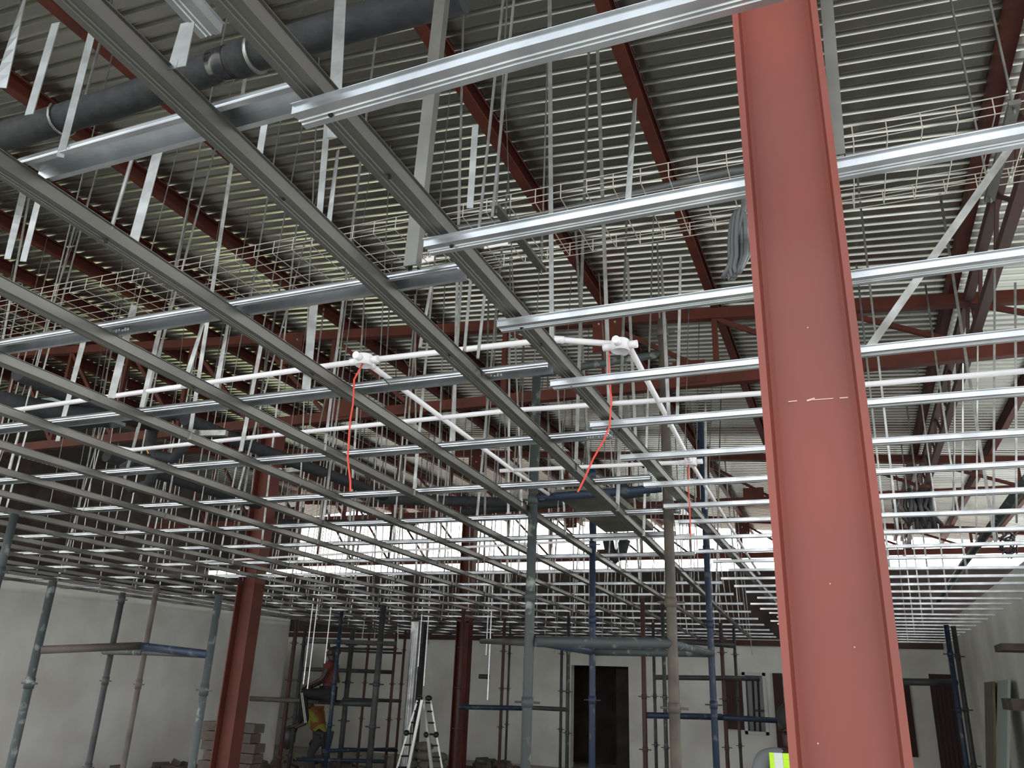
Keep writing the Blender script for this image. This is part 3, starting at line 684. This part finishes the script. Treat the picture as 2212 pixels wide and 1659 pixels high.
# frame scaffold by the left wall
root = empty('tube_scaffold', hd(250, 1600, 5.4), 'blue and yellow tube scaffold frame by the left wall', 'scaffold')
for (a, b), d, r, mt in ((((116,1255),(20,1659)), 5, .024, M_SGREEN), (((264,1280),(192,1659)), 6.8, .023, M_SDARK), (((338,1262),(268,1659)), 5.9, .018, M_SYEL), (((473,1285),(415,1659)), 5, .022, M_SGREEN), (((24,1110),(-6,1290)), 5, .024, M_SGREEN)):
    pole('standard', (a, b), d, r, mt, root, z0=0 if a[0] > 50 else None)
led(hd(86,1404,5), hd(305,1395,5.4), .024, M_SYEL, root); led(hd(305,1396,5.4), hd(452,1414,5), .024, M_SBLUE, root)
led(hd(225,1408,6.8), hd(310,1409,5.9), .022, M_SGREEN, root); led(hd(310,1410,5.9), hd(452,1416,5), .016, M_SDARK, root, 'brace')
# scaffold with the seated worker
root = empty('scaffold_tower', hd(740, 1640, 15), 'dark tube scaffold carrying the seated worker', 'scaffold')
for (a, b), d, r, mt in ((((640,1338),(604,1659)), 15, .036, M_SRED), (((660,1352),(625,1659)), 15.5, .034, M_SDARK), (((741,1322),(702,1640)), 13.5, .033, M_SBLUE),
                         (((760,1360),(735,1659)), 15, .045, M_SDARK), (((797,1368),(772,1659)), 16, .025, M_SRED), (((825,1305),(801,1659)), 13.5, .050, M_SDARK),
                         (((858,1368),(830,1659)), 16, .028, M_SRED), (((875,1362),(854,1659)), 16.5, .026, M_SRED), (((712,1385),(708,1412)), 17, .025, M_SDARK)):
    pole('standard', (a, b), d, r, mt, root, z0=0 if b[1] > 1500 else None)
for a, b, d1_, d2_, r, mt in (((647,1445),(848,1452),15.5,16,.036,M_SDARK),((540,1509),(722,1517),14.6,14.6,.040,M_SYEL),((742,1511),(865,1514),14.6,16.5,.032,M_SDARK),((722,1518),(802,1521),14.6,14.6,.045,M_SGREEN),
                             ((712,1400),(850,1403),17,17,.024,M_SDARK),((712,1405),(868,1411),17,16.5,.022,M_SDARK),((700,1622),(855,1618),14,16,.03,M_SBLUE),((735,1617),(858,1622),15,16,.022,M_SDARK),((640,1640),(830,1645),15,15,.030,M_SBLUE)):
    led(hd(*a, d1_), hd(*b, d2_), r, mt, root)
A = [hd(663,1381,14), hd(855,1391,15.5)]
tag(MB().bar(hd(662,1384,15), hd(856,1391,15.2), .45, .07).build('scaffold_plank', M_SDARK), 'dark plank laid high on the seated worker scaffold', 'plank')
# scaffolds by the back wall
root = empty('tube_scaffold', hd(1080, 1640, 14), 'thin rusty scaffold frame left of the doorway', 'scaffold')
for (a, b), d, r, mt in ((((1003,1310),(981,1659)), 14, .032, M_SRED), (((1090,1335),(1078,1659)), 15, .028, M_SRED), (((1102,1350),(1092,1659)), 16, .022, M_SDARK), (((1213,1370),(1211,1659)), 15, .025, M_SDARK), (((1227,1330),(1226,1659)), 14, .030, M_SGREEN), (((1142,1360),(1142,1659)), 13, .02, M_SDARK)):
    pole('standard', (a, b), d, r, mt, root, z0=0)
led(hd(991,1527,14), hd(1137,1530,14), .038, M_SBLUE, root); led(hd(1137,1528,14), hd(1228,1533,14), .034, M_SDARK, root); led(hd(1034,1461,15), hd(1058,1462,15), .04, M_SDARK, root)
led(hd(1030,1644,15), hd(1052,1645,15), .05, M_SDARK, root)
root = empty('tube_scaffold', hd(1480, 1640, 12), 'blue and rust scaffold frame right of the doorway', 'scaffold')
for (a, b), d, r, mt in ((((1387,1285),(1395,1659)), 11, .030, M_SRED), (((1405,1345),(1424,1659)), 12, .022, M_SDARK), (((1430,1300),(1441,1659)), 11.5, .026, M_SGREEN), (((1552,1345),(1577,1659)), 12, .027, M_SRED), (((1580,1350),(1606,1659)), 12.5, .022, M_SDARK)):
    pole('standard', (a, b), d, r, mt, root, z0=0)
led(hd(1412,1463,12), hd(1640,1466,12), .034, M_SDARK, root); led(hd(1397,1545,11), hd(1560,1549,11), .038, M_SBLUE, root); led(hd(1548,1549,11), hd(1690,1557,11), .034, M_SBLUE, root)
led(hd(1470,1385,12), hd(1585,1395,12), .035, M_SDARK, root, 'brace')
root = empty('tube_scaffold', hd(2080, 1600, 11), 'dark blue scaffold frame before the maroon doors', 'scaffold')
pole('standard', ((2038,1350),(2095,1659)), 10, .030, M_SBLUE, root, z0=0); pole('standard', ((2052,1352),(2112,1659)), 10.5, .030, M_SDARK, root, z0=0)
led(hd(1950,1473,10.3), hd(2066,1474,10.3), .042, M_SDARK, root)
B = hd(893, 1370, 16.6); tag(MB().prof((B[0], B[1], .02), (B[0]+.02, B[1], 2.86), cprof(.16, .09), up=(0,1,0)).build('steel_stud', M_GALV), 'shiny vertical stud between floor and grid behind the ladder', 'stud')
B = hd(912, 1370, 17.2); tag(MB().box((B[0], B[1], 1.43), (.13, .13, 2.86)).build('timber_post', M_SDARK), 'dark upright prop beside the shiny stud', 'post')

# ------------------------------------------------------------------ ladder, blocks, bags, boards
root = empty('folding_ladder', hd(915, 1655, 15), 'aluminium folding ladder standing open by the back wall', 'ladder')
DL = 15.0
def lrail(a, b, d): MB().bar(hd(*a, d), hd(*b, d), .05, .03).build('rail', M_ALU, root)
TL, TR = (906,1508), (926,1508)
rails = [((902,1512),(854,1672),15),((912,1512),(880,1672),14.8),((916,1512),(934,1675),14.9),((930,1512),(958,1675),15.1)]
for a, b, d in rails: lrail(a, b, d)
for (i, j) in ((0,1),(2,3)):
    for k in range(1, 7):
        t = k/6.6; a = rails[i]; b = rails[j]
        p_ = [a[0][q]+(a[1][q]-a[0][q])*t for q in (0,1)]; q_ = [b[0][q]+(b[1][q]-b[0][q])*t for q in (0,1)]
        MB().tube([hd(*p_, a[2]), hd(*q_, b[2])], .015, 6).build('rung', M_IRON, root)
MB().tube([hd(900,1518,14.9), hd(930,1518,14.9)], .016, 6).build('rung', M_IRON, root)
for q in (TL, TR): MB().ball(hd(*q, 14.9), .06, (1,1,.8)).build('hinge', M_IRON, root)
for q in ((878,1583),(898,1583),(921,1587),(942,1587)): MB().ball(hd(*q, 14.9), .05).build('hinge', M_IRON, root)
base = hd(518, 1659, 12.2); bx, by = base[0], base[1]
rr = random.Random(5)
for row in range(9):
    for k in range(2):
        tag(MB().box((bx-.42+k*.45+rr.uniform(-.04,.04), by+rr.uniform(-.03,.03), .065+row*.125), (.42, .22, .115), Matrix.Rotation(rr.uniform(-.03,.03), 3, 'Z')).build('concrete_block', M_BRICK),
            'rough block piled behind the left column, %s course, %s' % (ORD[row], ['left','right'][k]), 'block', 'blocks piled behind the left column')
def rubble(n, x0_, x1_, y0_, y1_, zmax, label):
    mb = MB()
    for k in range(n):
        x = rr.uniform(x0_, x1_); y = rr.uniform(y0_, y1_); s = rr.uniform(.06,.2); z = rr.uniform(0, zmax)*max(0, 1-abs((x-x0_)/(x1_-x0_)-.5)*1.4)
        mb.box((x, y, z+s*.42), (s*1.6, s, s*.8), Matrix.Rotation(rr.uniform(0,3), 3, 'Z') @ Matrix.Rotation(rr.uniform(-.5,.5), 3, 'X'))
    tag(mb.build('rubble_heap', M_BRICK), label, 'rubble', None, 'stuff')
q = hd(330, 1659, 11); rubble(120, LW+.35, LW+1.1, 9.0, 12.6, .30, 'low heap of rubble along the foot of the left wall')
q = hd(650, 1655, 17); rubble(90, q[0]-.8, q[0]+1.4, q[1]-.2, q[1]+.5, .18, 'scattered rubble on the floor behind the seated worker')
q = hd(990, 1659, 16); rubble(60, q[0]-.9, q[0]+1.0, 15.5, 16.2, .25, 'rubble at the foot of the dark red column')
q = hd(918, 1640, 17)
for k, (dx, dz) in enumerate([(x*.30, z) for z in (0,.16,.32,.48) for x in (-1,0,1)][:11]):
    tag(MB().ball((q[0]+dx+rr.uniform(-.04,.04), q[1]+rr.uniform(-.05,.05), .09+dz), .2, (1,.9,.45), 10).build('cement_bag', M_BAG, None, True),
        'grey green cement bag stacked behind the ladder, %s layer, %s' % (ORD[k//3], ['left','middle','right'][k % 3]), 'bag', 'cement bags behind the ladder')
def leaning(name, mt, label, cat, x, ya, yb, z0, z1, t=.03):
    vs = [(x-.02, ya, z1), (x-.02, yb, z1), (x-.28, yb, z0), (x-.28, ya, z0)]; vs += [(a-t, b, c) for a, b, c in vs]
    return tag(MB().add(vs, [(0,1,2,3),(7,6,5,4),(0,4,5,1),(1,5,6,2),(2,6,7,3),(3,7,4,0)]).build(name, mt), label, cat)
P1 = pX(2135, 1440, 1.6); P2 = pX(2170, 1450, 1.6)
leaning('wooden_board', M_WOOD, 'brown timber board leaning on the right wall', 'board', 1.72, float(pX(2135,1500,1.6)[1]), float(pX(2118,1500,1.6)[1]), .02, 2.05)
leaning('gypsum_board', M_BOARD, 'pale broken gypsum board leaning on the right wall', 'board', 1.70, float(pX(2172,1500,1.6)[1]), float(pX(2150,1500,1.6)[1]), .5, 2.05)
tag(MB().box((1.60, float(pX(2190,1400,1.6)[1]), float(pX(2190,1400,1.6)[2])), (.3, .5, .07)).build('concrete_ledge', M_BRICK), 'rough brown concrete ledge high on the right wall', 'ledge')
tag(MB().box((1.62, float(pX(2200,1522,1.6)[1]), float(pX(2200,1522,1.6)[2])), (.26, .7, .12)).build('concrete_ledge', M_BRICK), 'rough brown concrete ledge lower on the right wall', 'ledge')
tag(MB().box((1.69, 8.2, 1.45), (.11, .7, 2.9)).build('brick_pier', M_BRICK), 'raw brown block pier at the right edge', 'pier')
for k in range(5):
    tag(MB().box((1.35, 9.3+.08*k, .1+.19*k), (.45, .9, .17), Matrix.Rotation(.06*(k % 3), 3, 'Z')).build('timber_baulk', M_WOOD), 'brown timber baulk piled by the right wall, %s from the floor' % ORD[k], 'timber', 'timber piled by the right wall')

# ------------------------------------------------------------------ people
def skin(name, nodes, edges, mt, parent, sub=2, rootn=None):
    names = list(nodes); me = bpy.data.meshes.new(name); off = Vector((0,0,0)); q = parent
    while q: off += q.location; q = q.parent
    me.from_pydata([Vector(nodes[n][0]) for n in names], [], [(names.index(a), names.index(b)) for a, b in edges]); me.materials.append(mt)
    o = bpy.data.objects.new(name, me); C.objects.link(o)
    if parent is not None: o.parent = parent
    md = o.modifiers.new('skin', 'SKIN'); md.use_smooth_shade = True
    lay = me.skin_vertices[0].data if me.skin_vertices else None
    if lay is None:
        bpy.context.view_layer.objects.active = o; bpy.context.view_layer.update()
        me.attributes.new  # layer is made by the modifier
    for i, n in enumerate(names):
        r = nodes[n][1]; r = (r, r) if not isinstance(r, tuple) else r
        me.skin_vertices[0].data[i].radius = r
        me.skin_vertices[0].data[i].use_root = (n == (rootn or names[0]))
    s = o.modifiers.new('sub', 'SUBSURF'); s.levels = s.render_levels = sub
    return o
def person(loc, facing, J, clothes, label, hair=True, extras=None):
    # J: joints in a local frame x forward, y to the left, z up
    root = empty('person', loc, label, 'person'); root.rotation_euler[2] = facing
    N = {}; E = []
    def nd(n, p, r): N[n] = (p, r)
    lerp = lambda a, b, t: tuple(a[i]+(b[i]-a[i])*t for i in range(3))
    nd('pelvis', J['pelvis'], .115); nd('waist', lerp(J['pelvis'], J['chest'], .45), .105); nd('chest', J['chest'], .13); nd('upper', lerp(J['chest'], J['neck'], .6), .095); nd('neck', J['neck'], .052)
    hv = J['head']; hf = J.get('look', (1,0,0))
    nd('jaw', lerp(J['neck'], hv, .55), .062); nd('head', hv, .088); nd('crown', tuple(hv[i]+J.get('up', (0,0,1))[i]*.075 for i in range(3)), .075)
    E += [('pelvis','waist'),('waist','chest'),('chest','upper'),('upper','neck'),('neck','jaw'),('jaw','head'),('head','crown')]
    nd('nose', tuple(hv[i]+hf[i]*.105-J.get('up',(0,0,1))[i]*.015 for i in range(3)), .016); E.append(('head','nose'))
    nd('chin', tuple(hv[i]+hf[i]*.078-J.get('up',(0,0,1))[i]*.075 for i in range(3)), .026); E.append(('jaw','chin'))
    for s, sy in (('L', 1), ('R', -1)):
        nd('ear'+s, (hv[0]-.005, hv[1]+sy*.085, hv[2]-.005), .017); E.append(('head','ear'+s))
        sh, el, ha = J['sh'+s], J['el'+s], J['ha'+s]
        nd('sh'+s, sh, .058); nd('ua'+s, lerp(sh, el, .5), .048); nd('el'+s, el, .040); nd('fa'+s, lerp(el, ha, .45), .036); nd('wr'+s, lerp(el, ha, .93), .025)
        E += [('upper','sh'+s),('sh'+s,'ua'+s),('ua'+s,'el'+s),('el'+s,'fa'+s),('fa'+s,'wr'+s)]
        d = Vector(ha)-Vector(el); d.normalize(); sd = d.cross(Vector((0,0,1)))
        if sd.length < .2: sd = Vector((0, 1, 0))
        sd.normalize(); up = sd.cross(d); palm = Vector(ha)+d*.045
        nd('palm'+s, tuple(palm), (.038, .018)); E.append(('wr'+s,'palm'+s))
        for fi, (o_, L_) in enumerate(((-.030,.065),(-.010,.078),(.010,.072),(.030,.055))):
            b0 = palm+sd*o_+d*.03; b1 = b0+d*L_*.55-up*.008; b2 = b0+d*L_*.95-up*.028
            nd('f%d%s' % (fi, s), tuple(b0), .0095); nd('g%d%s' % (fi, s), tuple(b1), .009); nd('h%d%s' % (fi, s), tuple(b2), .0075)
            E += [('palm'+s, 'f%d%s' % (fi, s)), ('f%d%s' % (fi, s), 'g%d%s' % (fi, s)), ('g%d%s' % (fi, s), 'h%d%s' % (fi, s))]
        t0 = palm-sd*.036-d*.015; nd('t0'+s, tuple(t0), .011); nd('t1'+s, tuple(t0-sd*.022+d*.035), .0095); nd('t2'+s, tuple(t0-sd*.026+d*.06-up*.01), .008)
        E += [('palm'+s,'t0'+s),('t0'+s,'t1'+s),('t1'+s,'t2'+s)]
        hp, kn, an, to = J['hp'+s], J['kn'+s], J['an'+s], J['to'+s]
        nd('hp'+s, hp, .092); nd('th'+s, lerp(hp, kn, .5), .078); nd('kn'+s, kn, .058); nd('sn'+s, lerp(kn, an, .35), .055); nd('an'+s, an, .036); nd('ft'+s, lerp(an, to, .5), (.040,.032)); nd('to'+s, to, (.040,.022))
        E += [('pelvis','hp'+s),('hp'+s,'th'+s),('th'+s,'kn'+s),('kn'+s,'sn'+s),('sn'+s,'an'+s),('an'+s,'ft'+s),('ft'+s,'to'+s)]
    skin('body', N, E, M_SKIN, root, rootn='pelvis')
    def grow(names, k, name, mt, rn, trim=None):
        n2 = {n: (N[n][0], tuple(v+k for v in N[n][1]) if isinstance(N[n][1], tuple) else N[n][1]+k) for n in names}
        if trim: n2.update(trim)
        skin(name, n2, [e for e in E if e[0] in n2 and e[1] in n2], mt, root, rootn=rn)
    torso = ['pelvis','waist','chest','upper','shL','shR','uaL','uaR']
    legs = ['pelvis','hpL','hpR','thL','thR','knL','knR','snL','snR','anL','anR']
    for nm, which, k, mt in clothes:
        if which == 'top': grow(torso, k, nm, mt, 'chest')
        elif which == 'vest': grow(['waist','chest','upper'], k, nm, mt, 'chest')
        elif which == 'sleeves': grow(torso+['elL','elR','faL','faR'], k, nm, mt, 'chest')
        else: grow(legs, k, nm, mt, 'pelvis')
    if hair:
        up = Vector(J.get('up', (0,0,1))); f = Vector(hf); c_ = Vector(hv)+up*.055-f*.03
        MBh = MB().ball((c_.x, c_.y, c_.z), .101, (1,.95,.92), 14); h = MBh.build('hair', M_HAIR, root, True); h.location = (0,0,0)
        for sy in (1, -1):
            e = Vector(hv)+f*.082+Vector((0, sy*.034, 0)); eb = MB().ball(tuple(e), .013, (1,1,1), 8).build('eye', M_PRINT, root, True); eb.location = (0,0,0)
        mo = Vector(hv)+f*.092-up*.055; mm = MB().ball(tuple(mo), .02, (.4,1,.3), 8).build('mouth', M_SHUT, root, True); mm.location = (0,0,0)
    if extras: extras(root, N)
    return root
# seated worker: sits on the ledger, legs hanging, face turned up
DS = 14.5; hip = hd(710, 1512, DS); k_ = DS/1843
left_dir = YAW+math.pi            # towards the left of the view
J = dict(pelvis=(0,0,.10), chest=(.03,0,.42), neck=(.02,0,.62), head=(.03,0,.74), look=(.80,0,.60), up=(-.45,0,.89),
 shL=(.02,.19,.56), shR=(.02,-.19,.56), elL=(.10,.24,.32), elR=(.12,-.24,.32), haL=(.32,.17,.22), haR=(.33,-.17,.20),
 hpL=(.02,.09,.09), hpR=(.02,-.09,.09), knL=(.42,.13,.10), knR=(.44,-.13,.04), anL=(.30,.13,-.36), anR=(.48,-.16,-.40), toL=(.48,.13,-.44), toR=(.66,-.17,-.47))
def stripes(root, N):
    for s in ('L',):
        a = Vector(N['kn'+s][0]); b = Vector(N['an'+s][0]); y = .075 if s == 'L' else -.075
        for dx in (-.012, .012):
            o = MB().bar(a+Vector((dx, y*1.0, 0)), b+Vector((dx, y*.75, 0)), .006, .01).build('trouser_stripe', M_STRIPE, root); o.location = (0,0,0)
person(hip, left_dir, J, [('t_shirt','top',.018,M_TEE),('trousers','legs',.016,M_TROU)], 'person in a red t-shirt sitting on the scaffold, looking up at the grid', extras=stripes)
# worker standing bent below him
ft = hd(690, 1659, 16.2)
J = dict(pelvis=(0,0,.72), chest=(.22,0,1.02), neck=(.34,0,1.2), head=(.42,0,1.29), look=(.9,0,-.3), up=(.3,0,.95),
 shL=(.28,.18,1.14), shR=(.28,-.18,1.14), elL=(.42,.26,.90), elR=(.30,-.28,.88), haL=(.55,.20,.68), haR=(.44,-.26,.64),
 hpL=(0,.10,.70), hpR=(0,-.10,.70), knL=(.14,.14,.42), knR=(.02,-.16,.40), anL=(-.02,.16,.09), anR=(-.12,-.18,.09), toL=(.14,.17,.03), toR=(.04,-.19,.03))
person((ft[0], ft[1], 0), left_dir-.5, J, [('shirt','top',.02,M_HIVISD),('vest','vest',.032,M_ORANGE),('trousers','legs',.015,M_GREYT)], 'person bending below the seated worker, orange shirt and grey trousers')
# worker behind the close column, back of a yellow green vest showing
ft = hd(1716, 1620, 5.7)
J = dict(pelvis=(0,0,.93), chest=(.02,0,1.24), neck=(.03,0,1.46), head=(.05,0,1.60), look=(1,0,0), up=(0,0,1),
 shL=(0,.20,1.40), shR=(0,-.20,1.40), elL=(.02,.27,1.12), elR=(.02,-.27,1.12), haL=(.18,.24,.92), haR=(.18,-.24,.92),
 hpL=(0,.10,.9), hpR=(0,-.10,.9), knL=(.04,.11,.5), knR=(.0,-.11,.5), anL=(-.02,.12,.09), anR=(-.03,-.12,.09), toL=(.15,.13,.03), toR=(.14,-.13,.03))
def bands(root, N):
    for y in (.155, .055): pass
    for y0_, w_, mt in ((.165,.03,M_HIVIS),(.125,.055,M_SILV),(.07,.06,M_HIVIS)):
        for sy in (1, -1):
            b = MB().bar((-.150, sy*y0_, .95), (-.120, sy*y0_, 1.44), w_, .02, up=(1,0,0)); o = b.build('reflective_band', mt, root); o.location = (0,0,0)
person((ft[0], ft[1], 0), YAW+math.pi/2-.15, J, [('shirt','sleeves',.014,M_GREYS),('vest','vest',.03,M_HIVIS),('trousers','legs',.014,M_GREYT)], 'person in a yellow green vest half hidden by the close column', extras=bands)
q = hd(623, 1590, 15.8)
tag(MB().ball((q[0], q[1], .72), .13, (1.1,1,1.6), 10).build('black_sack', M_RUB, None, True), 'black sack hung on the pole left of the seated worker', 'sack')

# ------------------------------------------------------------------ beyond the far opening
def far_roof(x, y, z, L, Wd, label):
    mb = MB(); vs = []; fs = []; n = int(L/.5)
    for i in range(n+1):
        xx = x+i*.5; dz = .03 if i % 2 else 0
        vs += [(xx, y, z+dz), (xx, y+Wd, z+1.6+dz)]
    for i in range(n): fs.append((2*i, 2*i+2, 2*i+3, 2*i+1))
    mb.add(vs, fs); root = empty('neighbour_building', (x+L/2, y, 0), label, 'building')
    mb.build('roof', M_ROOFN, root); MB().box((x+L/2, y+.3, z/2-.1), (L-.4, .2, z-.2)).build('wall', M_ROOFN, root); return root
far_roof(-36, 42, 6.1, 25, 7, 'pale pink roofed building beyond the back wall at left')
far_roof(-8, 46, 6.6, 15, 7, 'pale pink roofed building beyond the back wall at right')
